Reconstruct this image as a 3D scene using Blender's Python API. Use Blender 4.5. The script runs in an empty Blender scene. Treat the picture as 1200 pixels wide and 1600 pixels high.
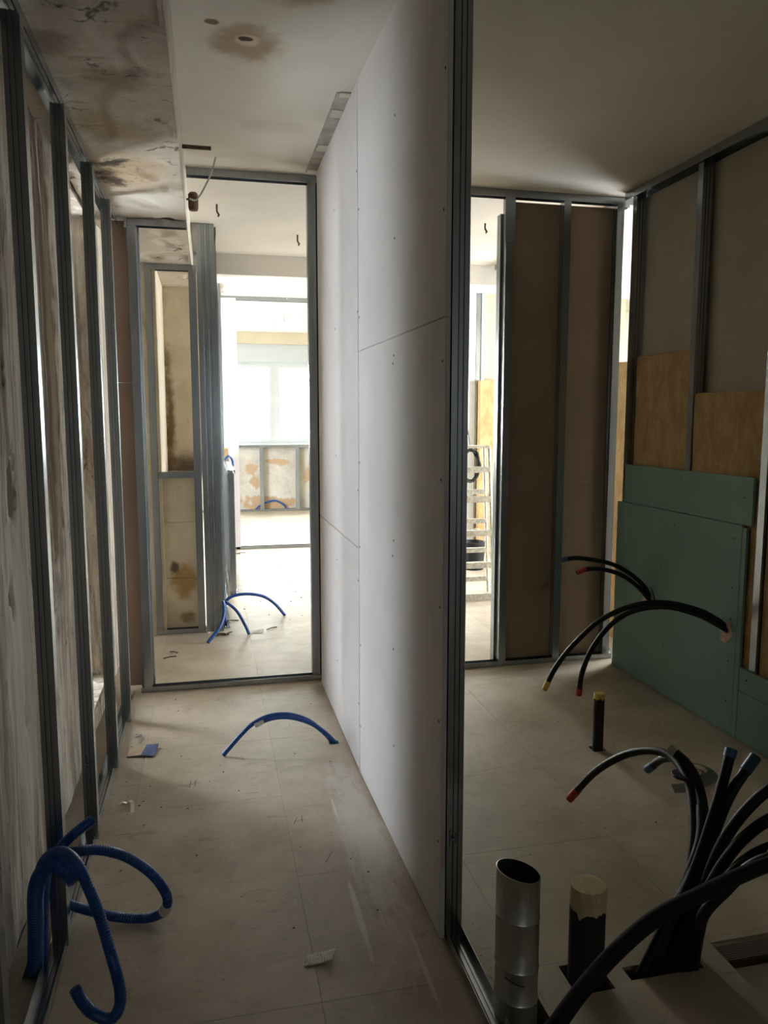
import bpy, bmesh, math, random
from mathutils import Vector, Matrix, noise
random.seed(7)
SC = bpy.context.scene
COL = SC.collection

# ------------------------------------------------------------------ camera, light, exposure
cam = bpy.data.objects.new('camera', bpy.data.cameras.new('camera'))
COL.objects.link(cam); SC.camera = cam
cam.location = (0, 0, 1.47)
cam.data.sensor_fit = 'VERTICAL'; cam.data.sensor_height = 36.0
cam.data.lens = 36.0 * 1200.0 / 1600.0
cam.data.clip_start = 0.02
_d = Vector((-275.0, 145.0, -1200.0)).normalized()          # corridor axis (+Y) seen from the camera
_u = Vector((0.0, 1200.0, 145.0)).normalized()
_r = _d.cross(_u)
cam.rotation_euler = Matrix((_r, _d, _u)).to_euler()

W = bpy.data.worlds.new('sky'); SC.world = W; W.use_nodes = True
_bg = W.node_tree.nodes['Background']
_bg.inputs['Color'].default_value = (0.89, 0.95, 1.0, 1); _bg.inputs['Strength'].default_value = 8.5

_s = bpy.data.lights.new('hazy_sun', 'SUN'); _s.energy = 5.5; _s.angle = .5; _s.color = (1.0, .96, .90)
sun = bpy.data.objects.new('hazy_sun', _s); COL.objects.link(sun)
sun.rotation_euler = Vector((.27, -.95, -.17)).to_track_quat('-Z', 'Y').to_euler()

SC.view_settings.view_transform = 'Standard'; SC.view_settings.look = 'None'
SC.view_settings.gamma = 1.0; SC.view_settings.use_curve_mapping = False
SC.view_settings.exposure = 2.0
SC.cycles.max_bounces = 12; SC.cycles.diffuse_bounces = 8; SC.cycles.glossy_bounces = 5
SC.cycles.transparent_max_bounces = 12; SC.cycles.use_denoising = True
SC.cycles.caustics_reflective = False; SC.cycles.caustics_refractive = False

def portal(name, loc, rot, sx, sy):                          # light portal in a window opening: guides the sky light in
    l = bpy.data.lights.new(name, 'AREA'); l.shape = 'RECTANGLE'; l.size = sx; l.size_y = sy
    l.cycles.is_portal = True
    o = bpy.data.objects.new(name, l); COL.objects.link(o); o.location = loc; o.rotation_euler = rot
    return o
H2 = math.pi / 2

# ------------------------------------------------------------------ materials
class NT:
    def __init__(s, name):
        s.m = bpy.data.materials.new(name); s.m.use_nodes = True
        s.t = s.m.node_tree; s.b = s.t.nodes['Principled BSDF']
    def n(s, typ, **kw):
        x = s.t.nodes.new(typ)
        for k, v in kw.items(): setattr(x, k, v)
        return x
    def l(s, a, b): s.t.links.new(a, b)
    def coord(s, scale=(1, 1, 1)):
        tc = s.n('ShaderNodeTexCoord'); mp = s.n('ShaderNodeMapping')
        mp.inputs['Scale'].default_value = scale
        s.l(tc.outputs['Object'], mp.inputs['Vector']); return mp.outputs[0]
    def noise(s, vec, scale, detail=5, rough=.6, dist=0):
        x = s.n('ShaderNodeTexNoise'); s.l(vec, x.inputs['Vector'])
        x.inputs['Scale'].default_value = scale; x.inputs['Detail'].default_value = detail
        x.inputs['Roughness'].default_value = rough; x.inputs['Distortion'].default_value = dist
        return x.outputs['Fac']
    def ramp(s, fac, lo, hi, a=0.0, b=1.0):
        x = s.n('ShaderNodeMapRange'); x.interpolation_type = 'SMOOTHSTEP'
        s.l(fac, x.inputs[0]); x.inputs[1].default_value = lo; x.inputs[2].default_value = hi
        x.inputs[3].default_value = a; x.inputs[4].default_value = b
        return x.outputs[0]
    def math(s, op, a, b):
        x = s.n('ShaderNodeMath', operation=op)
        for i, v in enumerate((a, b)):
            if isinstance(v, (int, float)): x.inputs[i].default_value = v
            else: s.l(v, x.inputs[i])
        return x.outputs[0]
    def mix(s, fac, a, b, mode='MIX'):
        x = s.n('ShaderNodeMix', data_type='RGBA', blend_type=mode)
        if isinstance(fac, (int, float)): x.inputs[0].default_value = fac
        else: s.l(fac, x.inputs[0])
        for i, v in ((6, a), (7, b)):
            if isinstance(v, tuple): x.inputs[i].default_value = (*v[:3], 1)
            else: s.l(v, x.inputs[i])
        return x.outputs[2]
    def bump(s, h, strength=.3, dist=.01):
        x = s.n('ShaderNodeBump'); s.l(h, x.inputs['Height'])
        x.inputs['Strength'].default_value = strength; x.inputs['Distance'].default_value = dist
        s.l(x.outputs[0], s.b.inputs['Normal'])
    def spot(s, c, r, warp=.6, wscale=9.0, soft=.5):
        """0..1 mask of a stain centred at c with radii r, its edge broken by noise"""
        tc = s.n('ShaderNodeTexCoord')
        a = s.n('ShaderNodeVectorMath', operation='SUBTRACT'); s.l(tc.outputs['Object'], a.inputs[0]); a.inputs[1].default_value = c
        b = s.n('ShaderNodeVectorMath', operation='DIVIDE'); s.l(a.outputs[0], b.inputs[0]); b.inputs[1].default_value = r
        ln = s.n('ShaderNodeVectorMath', operation='LENGTH'); s.l(b.outputs[0], ln.inputs[0])
        nz = s.noise(tc.outputs['Object'], wscale, 6, .65)
        v = s.math('ADD', ln.outputs['Value'], s.math('MULTIPLY', s.math('SUBTRACT', nz, .5), warp * 2))
        return s.ramp(v, 1.0, 1.0 - soft, 0, 1)
    def fin(s, col, rough=.8, metal=0.0, spec=None):
        if isinstance(col, tuple): s.b.inputs['Base Color'].default_value = (*col[:3], 1)
        else: s.l(col, s.b.inputs['Base Color'])
        if isinstance(rough, (int, float)): s.b.inputs['Roughness'].default_value = rough
        else: s.l(rough, s.b.inputs['Roughness'])
        s.b.inputs['Metallic'].default_value = metal
        if spec is not None: s.b.inputs['Specular IOR Level'].default_value = spec
        return s.m

def simple(name, col, rough=.7, metal=0, var=.12, scale=6, spec=None, stretch=(1, 1, 1)):
    n = NT(name); v = n.coord(stretch)
    f = n.noise(v, scale, 5)
    a = tuple(c * (1 - var) for c in col); b = tuple(min(1, c * (1 + var)) for c in col)
    return n.fin(n.mix(n.ramp(f, .3, .7), a, b), rough, metal, spec)

M = {}
n = NT('galvanised_steel'); v = n.coord((1, 1, .12)); f = n.noise(v, 30, 4)
M['steel'] = n.fin(n.mix(n.ramp(f, .3, .7), (.31, .335, .35), (.35, .375, .39)), .27, .95)
n = NT('zinc_duct'); v = n.coord((1, 1, 1)); f = n.noise(v, 18, 4)
M['duct'] = n.fin(n.mix(n.ramp(f, .3, .7), (.44, .46, .43), (.54, .56, .52)), n.ramp(f, .2, .8, .32, .45), .9)
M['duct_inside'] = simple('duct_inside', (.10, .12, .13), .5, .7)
n = NT('white_plasterboard'); v = n.coord(); f = n.noise(v, 2.2, 5); g = n.noise(v, 60, 3)
M['board'] = n.fin(n.mix(n.ramp(f, .3, .7), (.60, .58, .58), (.665, .645, .65)), .72, 0, .3); n.bump(g, .04, .002)
M['board_edge'] = simple('plasterboard_edge', (.52, .50, .46), .8)
M['joint_back'] = simple('joint_back', (.12, .11, .10), .9)
M['brown'] = simple('brown_board_paper', (.30, .215, .14), .85, 0, .06, 3)
M['pinkbrown'] = simple('pink_brown_board_paper', (.33, .235, .185), .85, 0, .06, 3)
M['taupe'] = simple('grey_board_paper', (.40, .36, .29), .85, 0, .06, 3)
n = NT('green_plasterboard'); v = n.coord(); f = n.noise(v, 1.8, 5); g = n.noise(v, 35, 4)
M['green'] = n.fin(n.mix(n.ramp(f, .3, .75), (.165, .275, .245), (.205, .325, .29)), .65); n.bump(g, .05, .002)
n = NT('wool_insulation'); v = n.coord((1, 1, .5)); f = n.noise(v, 14, 8, .8, .3); g = n.noise(v, 70, 5, .8)
M['wool'] = n.fin(n.mix(n.ramp(f, .35, .68), (.42, .275, .125), (.60, .43, .225)), .95, 0, .1); n.bump(g, .8, .012)
M['joint_dirt'] = simple('joint_dirt', (.30, .255, .195), .9)
M['screw'] = simple('dark_screw', (.03, .03, .03), .5, .5)
M['blue'] = simple('blue_conduit_plastic', (.008, .065, .27), .38, 0, .15, 14)
M['bore_shade'] = simple('conduit_bore_shade', (.006, .02, .07), .7)
M['tape_grey'] = simple('grey_coupling', (.60, .585, .55), .5)
M['black'] = simple('black_pipe_rubber', (.007, .007, .008), .5, 0, .3, 20, .3)
M['black_foam'] = simple('black_foam_hose', (.008, .008, .009), .8, 0, .35, 60, .3)
M['cap_red'] = simple('red_tape', (.42, .03, .02), .5)
M['cap_blue'] = simple('blue_tape', (.03, .09, .20), .45)
M['cap_yellow'] = simple('yellow_tape', (.62, .47, .10), .5)
M['cap_lime'] = simple('lime_tape', (.45, .50, .05), .5)
n = NT('cream_tape'); v = n.coord((30, 9, 9)); f = n.noise(v, 2.2, 4)
M['cream'] = n.fin(n.mix(n.ramp(f, .3, .7), (.56, .46, .25), (.68, .57, .34)), .5); n.bump(f, .5, .004)
n = NT('sooty_pipe'); v = n.coord((1, 1, .35)); f = n.noise(v, 22, 6, .7)
M['soot'] = n.fin(n.mix(n.ramp(f, .5, .75), (.009, .008, .008), (.028, .025, .021)), .75)
M['void'] = simple('dark_void', (.012, .011, .010), .95)
M['white_pvc'] = simple('white_window_frame', (.50, .53, .54), .35, 0, .03)
M['shutter_white'] = simple('white_roller_box', (.46, .49, .50), .5, 0, .03)
M['patch'] = simple('grey_cement_patch', (.36, .335, .30), .9, 0, .25, 14)
M['filler'] = simple('pale_plaster_patch', (.55, .43, .34), .9, 0, .22, 30)
M['rust'] = simple('rusty_iron', (.10, .055, .03), .8, .3, .4, 30)
M['wire'] = simple('grey_wire', (.42, .41, .38), .5)
M['plaster_white'] = simple('white_plaster', (.58, .55, .49), .85, 0, .08, 3)
M['cream_panel'] = simple('cream_wall_panel', (.50, .44, .32), .8, 0, .06, 3)
M['card'] = simple('brown_cardboard', (.42, .33, .23), .85, 0, .08, 12)
M['card_blue'] = simple('blue_printed_card', (.07, .10, .22), .7, 0, .2, 30)
n = NT('printed_paper'); v = n.coord((1, 1, 1)); w = n.n('ShaderNodeTexWave'); n.l(v, w.inputs[0]); w.inputs['Scale'].default_value = 42; w.inputs['Distortion'].default_value = 3
f = n.noise(v, 70, 3)
M['paper'] = n.fin(n.mix(n.math('MULTIPLY', n.ramp(w.outputs['Fac'], .5, .8), n.ramp(f, .45, .6)), (.72, .70, .66), (.42, .41, .39)), .6)
M['foil'] = simple('aluminium_foil', (.75, .74, .72), .28, .85)
M['crumb'] = simple('dark_debris', (.09, .07, .055), .9, 0, .5, 40)
M['pencil'] = simple('pencil_line', (.10, .09, .08), .8)
M['lad'] = simple('splashed_ladder_aluminium', (.50, .47, .40), .6, .25, .25, 40)
M['subslab'] = simple('pale_underfloor_panel', (.50, .48, .42), .85, 0, .1, 5)
n = NT('plywood_edge'); v = n.coord((1, 1, 1)); w = n.n('ShaderNodeTexWave', bands_direction='Z'); n.l(v, w.inputs[0]); w.inputs['Scale'].default_value = 45
M['ply'] = n.fin(n.mix(w.outputs['Fac'], (.16, .13, .10), (.34, .29, .22)), .85)

# floor board: beige, dusty, slightly glossy, white plaster scuffs by the partition
n = NT('floor_board'); ge = n.n('ShaderNodeNewGeometry'); P0 = ge.outputs['Position']
def pc(sc):
    mp = n.n('ShaderNodeMapping'); mp.inputs['Scale'].default_value = sc; n.l(P0, mp.inputs['Vector']); return mp.outputs[0]
f = n.noise(P0, 1.7, 8, .68); g = n.noise(pc((1, 3.2, 1)), 9, 8, .72, 1.2); h = n.noise(pc((1.4, 1, 1)), 22, 7, .75, .8); fine = n.noise(P0, 90, 4, .7)
c = n.mix(n.ramp(f, .33, .67), (.375, .315, .24), (.55, .48, .385))
c = n.mix(n.ramp(g, .54, .68, 0, .5), c, (.28, .22, .155))
c = n.mix(n.ramp(h, .57, .70, 0, .5), c, (.62, .57, .49))
c = n.mix(n.ramp(h, .36, .26, 0, .35), c, (.24, .19, .14))
c = n.mix(n.ramp(fine, .68, .75, 0, .35), c, (.20, .16, .12))
def fspot(cx, cy, rx, ry, warp, sc):
    a = n.n('ShaderNodeVectorMath', operation='SUBTRACT'); n.l(P0, a.inputs[0]); a.inputs[1].default_value = (cx, cy, 0)
    b = n.n('ShaderNodeVectorMath', operation='DIVIDE'); n.l(a.outputs[0], b.inputs[0]); b.inputs[1].default_value = (rx, ry, 1)
    ln = n.n('ShaderNodeVectorMath', operation='LENGTH'); n.l(b.outputs[0], ln.inputs[0])
    v = n.math('ADD', ln.outputs['Value'], n.math('MULTIPLY', n.math('SUBTRACT', n.noise(pc(sc), 8, 6, .7), .5), warp*2)); return n.ramp(v, 1.0, .4)
c = n.mix(n.math('MULTIPLY', fspot(.50, 2.55, .10, .75, 1.0, (4, 1, 1)), .55), c, (.66, .63, .58))      # plaster dust along the partition
c = n.mix(n.math('MULTIPLY', fspot(.40, 2.1, .012, .25, .5, (2, 1, 1)), .6), c, (.68, .65, .60))
c = n.mix(n.math('MULTIPLY', fspot(.43, 2.75, .008, .10, .5, (2, 1, 1)), .7), c, (.70, .67, .62))
c = n.mix(n.math('MULTIPLY', fspot(.53, 1.85, .008, .22, .5, (2, 1, 1)), .7), c, (.66, .63, .58))
oi = n.n('ShaderNodeObjectInfo')
c = n.mix(1.0, c, n.mix(oi.outputs['Random'], (.95, .95, .95), (1.04, 1.035, 1.02)), 'MULTIPLY')
M['floor'] = n.fin(c, n.ramp(h, .3, .7, .36, .56), 0, .4); n.bump(h, .12, .003)

# painted concrete ceiling with damp stains
n = NT('ceiling_concrete'); v = n.coord(); f = n.noise(v, 1.6, 6, .6); g = n.noise(n.coord((1, 3, 1)), 7, 6, .65); h = n.noise(v, 26, 5, .7)
c = n.mix(n.ramp(f, .3, .7), (.64, .605, .54), (.72, .685, .62))
c = n.mix(n.ramp(g, .6, .78, 0, .35), c, (.46, .41, .34))
s1 = n.spot((.16, 2.82, 2.74), (.15, .17, .3), .55, 11, .6)
s2 = n.spot((.29, 2.46, 2.74), (.14, .12, .3), .55, 11, .6)
c = n.mix(n.math('MULTIPLY', s1, .75), c, (.33, .215, .095)); c = n.mix(n.math('MULTIPLY', s2, .8), c, (.36, .25, .12))
c = n.mix(n.spot((.165, 2.80, 2.74), (.055, .05, .3), .3, 20, .5), c, (.66, .57, .43))
c = n.mix(n.spot((.155, 2.79, 2.74), (.03, .018, .3), .35, 30, .3), c, (.07, .045, .03))
c = n.mix(n.spot((.045, 2.70, 2.74), (.03, .022, .3), .3, 26, .4), c, (.22, .15, .09))
c = n.mix(n.math('MULTIPLY', n.spot((.33, 3.55, 2.74), (.22, .10, .3), .6, 9, .6), .3), c, (.40, .36, .28))
M['ceiling'] = n.fin(c, .85); n.bump(h, .12, .004)

# flaking beam soffit
n = NT('beam_plaster'); v = n.coord(); f = n.noise(v, 3.6, 8, .7); g = n.noise(n.coord((1.0, 3.4, 1)), 6.5, 8, .74, .9); h = n.noise(v, 30, 6, .75)
vo = n.n('ShaderNodeTexVoronoi', feature='DISTANCE_TO_EDGE'); mp = n.n('ShaderNodeMapping'); mp.inputs['Scale'].default_value = (3.2, 7.5, 1)
wn_ = n.n('ShaderNodeTexNoise'); n.l(v, wn_.inputs['Vector']); wn_.inputs['Scale'].default_value = 7; wn_.inputs['Detail'].default_value = 6
ad = n.n('ShaderNodeVectorMath', operation='MULTIPLY_ADD'); n.l(wn_.outputs['Color'], ad.inputs[0]); ad.inputs[1].default_value = (.28, .28, 0); n.l(v, ad.inputs[2])
n.l(ad.outputs[0], mp.inputs['Vector']); n.l(mp.outputs[0], vo.inputs['Vector']); vo.inputs['Scale'].default_value = 1.0
crack = n.math('MULTIPLY', n.ramp(vo.outputs['Distance'], .06, .004), n.ramp(n.noise(v, 4.1, 5, .7), .53, .62))
c = n.mix(n.ramp(f, .3, .7), (.50, .445, .36), (.64, .59, .51))
c = n.mix(n.ramp(g, .54, .66, 0, .6), c, (.38, .30, .19))
c = n.mix(n.ramp(g, .64, .74, 0, .75), c, (.17, .125, .08))
c = n.mix(n.math('MULTIPLY', crack, .85), c, (.085, .06, .04))
c = n.mix(n.math('MULTIPLY', n.spot((-.28, 2.55, 2.475), (.16, .10, .3), .8, 9, .6), .6), c, (.25, .19, .115))
c = n.mix(n.math('MULTIPLY', n.spot((-.40, 2.35, 2.475), (.10, .12, .3), .8, 9, .6), .7), c, (.22, .15, .09))
c = n.mix(n.math('MULTIPLY', n.spot((-.32, 2.96, 2.475), (.17, .16, .3), .7, 9, .7), .6), c, (.44, .33, .16))
wet = n.spot((-.30, 3.45, 2.475), (.20, .34, .3), .7, 9, .6)
c = n.mix(n.math('MULTIPLY', wet, .55), c, (.54, .38, .21))
c = n.mix(n.spot((-.25, 3.95, 2.475), (.26, .34, .3), .5, 7, .7), c, (.70, .67, .61))
c = n.mix(n.spot((-.36, 3.36, 2.475), (.13, .10, .3), 1.7, 11, .9), c, (.05, .032, .022))
c = n.mix(n.spot((-.38, 3.54, 2.475), (.13, .12, .3), 1.7, 11, .9), c, (.065, .042, .028))
M['beam'] = n.fin(c, .9); n.bump(n.math('SUBTRACT', h, n.math('MULTIPLY', crack, 1.5)), .4, .006)

# old left wall: grey and brown streaky damp plaster
n = NT('old_wall_plaster'); f = n.noise(n.coord((1, 1.6, .16)), 9, 8, .72, .5); g = n.noise(n.coord((1, 1.2, .35)), 15, 8, .76, .4); b_ = n.noise(n.coord((1, 1.4, .09)), 4.6, 6, .62); sp = n.noise(n.coord(), 34, 5, .7); lines = n.noise(n.coord((1, 2.2, .05)), 17, 6, .7, .3)
c = n.mix(n.ramp(f, .34, .66), (.40, .34, .27), (.76, .71, .62))
c = n.mix(n.ramp(b_, .54, .66, 0, .8), c, (.17, .115, .07))
c = n.mix(n.ramp(g, .55, .65, 0, .85), c, (.085, .062, .045))
c = n.mix(n.ramp(sp, .68, .74, 0, .7), c, (.10, .08, .06))
c = n.mix(n.ramp(lines, .54, .64, 0, .6), c, (.14, .09, .055))
c = n.mix(n.ramp(lines, .42, .34, 0, .5), c, (.67, .60, .50))
c = n.mix(n.math('MULTIPLY', n.spot((-.54, 2.20, 2.1), (.3, .20, .75), .6, 5, .6), .9), c, (.075, .05, .03))
c = n.mix(n.math('MULTIPLY', n.math('MULTIPLY', n.spot((-.54, 2.90, 1.75), (.3, .26, 1.3), .7, 9, .6), n.ramp(lines, .36, .52)), .95), c, (.11, .07, .04))
c = n.mix(n.math('MULTIPLY', n.spot((-.54, 2.98, 1.6), (.3, .07, 1.1), .6, 7, .5), .75), c, (.30, .215, .13))
c = n.mix(n.math('MULTIPLY', n.spot((-.54, 2.33, .75), (.3, .22, .75), .4, 6, .7), .75), c, (.62, .575, .50))
c = n.mix(n.spot((-.54, 2.335, 1.285), (.3, .055, .115), .5, 12, .3), c, (.15, .115, .085))
c = n.mix(n.spot((-.54, 2.30, 1.60), (.3, .018, .05), .3, 16, .3), c, (.05, .04, .03))
c = n.mix(n.spot((-.54, 2.25, .98), (.3, .016, .055), .3, 16, .3), c, (.05, .04, .03))
M['oldwall'] = n.fin(c, .95); n.bump(g, .6, .01)

# niche wall: stained yellowish plaster, shade above the shelf painted in
n = NT('niche_plaster'); v = n.coord(); f = n.noise(v, 3.2, 7, .65); g = n.noise(n.coord((1, 1, .4)), 8, 7, .7)
c = n.mix(n.ramp(f, .3, .7), (.56, .48, .34), (.70, .62, .47))
c = n.mix(n.ramp(g, .56, .72, 0, .6), c, (.30, .22, .12))
c = n.mix(n.spot((-.30, 6.2, 1.45), (.07, .4, .75), .7, 8, .7), c, (.22, .14, .07))
c = n.mix(n.spot((-.16, 6.2, 1.10), (.2, .4, .16), .6, 8, .7), c, (.17, .12, .075))  # shadow over the shelf, put into the plaster colour
c = n.mix(n.spot((-.31, 5.8, 1.6), (.03, .6, .7), .7, 10, .6), c, (.60, .54, .42))
c = n.mix(n.spot((-.19, 5.43, .35), (.11, .4, .16), .7, 10, .6), c, (.40, .25, .10))
c = n.mix(n.spot((-.25, 5.43, .45), (.05, .4, .06), .6, 14, .6), c, (.12, .08, .05))
c = n.mix(n.spot((-.17, 5.43, .10), (.07, .4, .06), .5, 12, .6), c, (.30, .21, .11))
M['niche'] = n.fin(c, .92); n.bump(g, .4, .006)

# wall under the far window
n = NT('far_wall_plaster'); v = n.coord(); f = n.noise(v, 3.0, 7, .7); g = n.noise(v, 9, 6, .7)
c = n.mix(n.ramp(f, .35, .65), (.40, .375, .33), (.55, .525, .48))
for cc, rr in (((.66, 12.5, .66), (.10, .3, .14)), ((.72, 12.5, .48), (.10, .3, .12)), ((1.1, 12.5, .78), (.20, .3, .06)), ((1.55, 12.5, .6), (.06, .3, .16)), ((.9, 12.5, .10), (.5, .3, .14))):
    c = n.mix(n.math('MULTIPLY', n.spot(cc, rr, 1.3, 9, .3), .8), c, (.42, .27, .14))
M['farwall'] = n.fin(c, .92)

# glass
n = NT('window_glass'); out = n.t.nodes['Material Output']
tr = n.n('ShaderNodeBsdfTransparent'); gl = n.n('ShaderNodeBsdfGlossy'); gl.inputs['Roughness'].default_value = .05
tr.inputs[0].default_value = (.94, .97, .96, 1)
mx = n.n('ShaderNodeMixShader'); mx.inputs[0].default_value = .06
tl = n.n('ShaderNodeBsdfTranslucent'); tl.inputs[0].default_value = (.9, .92, .88, 1); mt = n.n('ShaderNodeMixShader'); mt.inputs[0].default_value = .03   # thin white veil added to imitate window glare
n.l(tr.outputs[0], mt.inputs[1]); n.l(tl.outputs[0], mt.inputs[2])
n.l(mt.outputs[0], mx.inputs[1]); n.l(gl.outputs[0], mx.inputs[2]); n.l(mx.outputs[0], out.inputs[0]); M['glass'] = n.m
M['leaf'] = simple('leaf_green', (.03, .065, .032), .6, 0, .4, 3)
M['bark'] = simple('bark', (.15, .10, .07), .9)
M['ground'] = simple('outdoor_ground', (.35, .36, .33), .9)
M['facade'] = simple('pale_blue_facade', (.42, .60, .66), .8, 0, .05)

# ------------------------------------------------------------------ mesh builder
class MB:
    def __init__(s): s.v = []; s.f = []
    def add(s, vs, fs):
        k = len(s.v); s.v += [tuple(p) for p in vs]; s.f += [tuple(i + k for i in q) for q in fs]; return s
    def box(s, x0, x1, y0, y1, z0, z1):
        vs = [(x, y, z) for z in (z0, z1) for y in (y0, y1) for x in (x0, x1)]
        return s.add(vs, [(0, 2, 3, 1), (4, 5, 7, 6), (0, 1, 5, 4), (2, 6, 7, 3), (0, 4, 6, 2), (1, 3, 7, 5)])
    def sheet(s, poly, t, a0, a1, axis):
        """thin folded sheet: open 2D polyline of thickness t, run from a0 to a1 along axis"""
        P = [Vector(p) for p in poly]; m = len(P); off = []
        for i in range(m):
            ns = []
            if i > 0: d = (P[i] - P[i-1]).normalized(); ns.append(Vector((-d.y, d.x)))
            if i < m - 1: d = (P[i+1] - P[i]).normalized(); ns.append(Vector((-d.y, d.x)))
            q = sum(ns, Vector((0, 0))); q.normalize(); k = max(.35, q.dot(ns[0]))
            off.append(P[i] + q * (t / k))
        def mp(p, a):
            return {'z': (p.x, p.y, a), 'y': (p.x, a, p.y), 'x': (a, p.x, p.y)}[axis]
        vs = [mp(p, a0) for p in P] + [mp(p, a0) for p in off] + [mp(p, a1) for p in P] + [mp(p, a1) for p in off]
        fs = []
        for i in range(m - 1):
            fs += [(i, i+1, 2*m+i+1, 2*m+i), (m+i, 3*m+i, 3*m+i+1, m+i+1), (i, m+i, m+i+1, i+1), (2*m+i, 2*m+i+1, 3*m+i+1, 3*m+i)]
        fs += [(0, 2*m, 3*m, m), (m-1, 2*m-1, 4*m-1, 3*m-1)]
        return s.add(vs, fs)
    def rings(s, rings, cap0=True, cap1=True):
        k = len(s.v); N = len(rings[0])
        for r in rings: s.v += [tuple(p) for p in r]
        for i in range(len(rings) - 1):
            for j in range(N):
                a = k + i*N + j; b = k + i*N + (j+1) % N
                s.f.append((a, b, b + N, a + N))
        if cap0: s.f.append(tuple(k + j for j in reversed(range(N))))
        if cap1: s.f.append(tuple(k + (len(rings)-1)*N + j for j in range(N)))
        return s
    def tube(s, pts, r, N=10, cap0=True, cap1=True, rib=0.0):
        """pts: dense path; r: number or list; rib: relative ring relief on every second ring"""
        n_ = len(pts); T = []
        for i in range(n_):
            T.append((pts[min(i+1, n_-1)] - pts[max(i-1, 0)]).normalized())
        up = Vector((0, 0, 1)) if abs(T[0].z) < .9 else Vector((0, 1, 0))
        nrm = (up - T[0] * up.dot(T[0])).normalized(); R_ = []
        for i in range(n_):
            nrm = (nrm - T[i] * nrm.dot(T[i])).normalized(); bn = T[i].cross(nrm)
            rr = r[i] if isinstance(r, list) else r
            if rib and i % 2: rr *= 1 - rib
            R_.append([pts[i] + (nrm * math.cos(2*math.pi*j/N) + bn * math.sin(2*math.pi*j/N)) * rr for j in range(N)])
        return s.rings(R_, cap0, cap1)
    def lathe(s, c, prof, N=32, cap0=True, cap1=True):
        return s.rings([[(c[0] + r*math.cos(2*math.pi*j/N), c[1] + r*math.sin(2*math.pi*j/N), c[2] + z) for j in range(N)] for r, z in prof], cap0, cap1)
    def build(s, name, mat, parent=None, smooth=False, mat2=None):
        base = Vector((0, 0, 0))
        p = parent
        while p is not None: base += p.location; p = p.parent
        me = bpy.data.meshes.new(name)
        me.from_pydata([tuple(Vector(q) - base) for q in s.v], [], s.f)
        bm = bmesh.new(); bm.from_mesh(me); bmesh.ops.recalc_face_normals(bm, faces=bm.faces); bm.to_mesh(me); bm.free()
        me.materials.append(M[mat] if isinstance(mat, str) else mat)
        if smooth:
            for q in me.polygons: q.use_smooth = True
            try: me.set_sharp_from_angle(angle=math.radians(40))
            except Exception: pass
        me.update()
        o = bpy.data.objects.new(name, me); COL.objects.link(o)
        if parent is not None: o.parent = parent
        return o

def box(name, mat, x0, x1, y0, y1, z0, z1, parent=None): return MB().box(x0, x1, y0, y1, z0, z1).build(name, mat, parent)
def tag(o, label, cat, group=None):
    o['label'] = label; o['category'] = cat
    if group: o['group'] = group
    return o
def thing(name, label, cat, loc, group=None):
    o = bpy.data.objects.new(name, None); COL.objects.link(o); o.location = loc; o.empty_display_size = .05
    return tag(o, label, cat, group)
def struct(o): o['kind'] = 'structure'; return o
def sempty(name, loc=(0, 0, 0)):
    o = bpy.data.objects.new(name, None); COL.objects.link(o); o.location = loc; return struct(o)
def spline(pts, step=.008):
    P = [Vector(p) for p in pts]; P = [P[0]*2 - P[1]] + P + [P[-1]*2 - P[-2]]; out = []
    for i in range(1, len(P) - 2):
        a, b, c, d = P[i-1], P[i], P[i+1], P[i+2]
        k = max(2, int((c - b).length / step))
        for j in range(k):
            t = j / k
            out.append(.5 * ((2*b) + (c - a)*t + (2*a - 5*b + 4*c - d)*t*t + (3*b - a - 3*c + d)*t*t*t))
    out.append(P[-2]); return out

# ---- metal framing pieces
def stud_x(x0, x1, yw, z0, z1, fl=.04, t=.0012, sgn=1):
    """C stud standing up: web in the plane y=yw from x0 to x1 (facing the camera when sgn=1), flanges running to y=yw+fl"""
    w = x1 - x0; f = fl * sgn; g = .004 * sgn
    poly = [(x0+.007, yw+f), (x0, yw+f), (x0, yw), (x0+w*.28, yw), (x0+w*.31, yw+g), (x0+w*.39, yw+g), (x0+w*.42, yw),
            (x0+w*.58, yw), (x0+w*.61, yw+g), (x0+w*.69, yw+g), (x0+w*.72, yw), (x1, yw), (x1, yw+f), (x1-.007, yw+f)]
    if sgn < 0: poly = poly[::-1]
    return MB().sheet(poly, t, z0, z1, 'z')
def stud_y(xw, y0, y1, z0, z1, fl=.04, sgn=1, t=.0012):
    """C stud standing up: web in the plane x=xw from y0 to y1, flanges running to x=xw+fl*sgn"""
    w = y1 - y0; f = fl * sgn; g = .004 * sgn
    poly = [(xw+f, y0+.007), (xw+f, y0), (xw, y0), (xw, y0+w*.28), (xw+g, y0+w*.31), (xw+g, y0+w*.39), (xw, y0+w*.42),
            (xw, y0+w*.58), (xw+g, y0+w*.61), (xw+g, y0+w*.69), (xw, y0+w*.72), (xw, y1), (xw+f, y1), (xw+f, y1-.007)]
    return MB().sheet(poly, t, z0, z1, 'z')
def track(axis, a0, a1, c0, c1, zb, h, t=.0012, m=None):
    """U track along axis; c0..c1 its width; zb its closed face; h>0 open upwards, h<0 open downwards"""
    g = .003 if h > 0 else -.003; w = c1 - c0
    poly = [(c0, zb+h), (c0, zb), (c0+w*.3, zb), (c0+w*.34, zb+g), (c0+w*.44, zb+g), (c0+w*.48, zb), (c0+w*.56, zb), (c0+w*.6, zb+g), (c0+w*.7, zb+g), (c0+w*.74, zb), (c1, zb), (c1, zb+h)]
    return (m or MB()).sheet(poly, t, a0, a1, axis)
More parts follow.
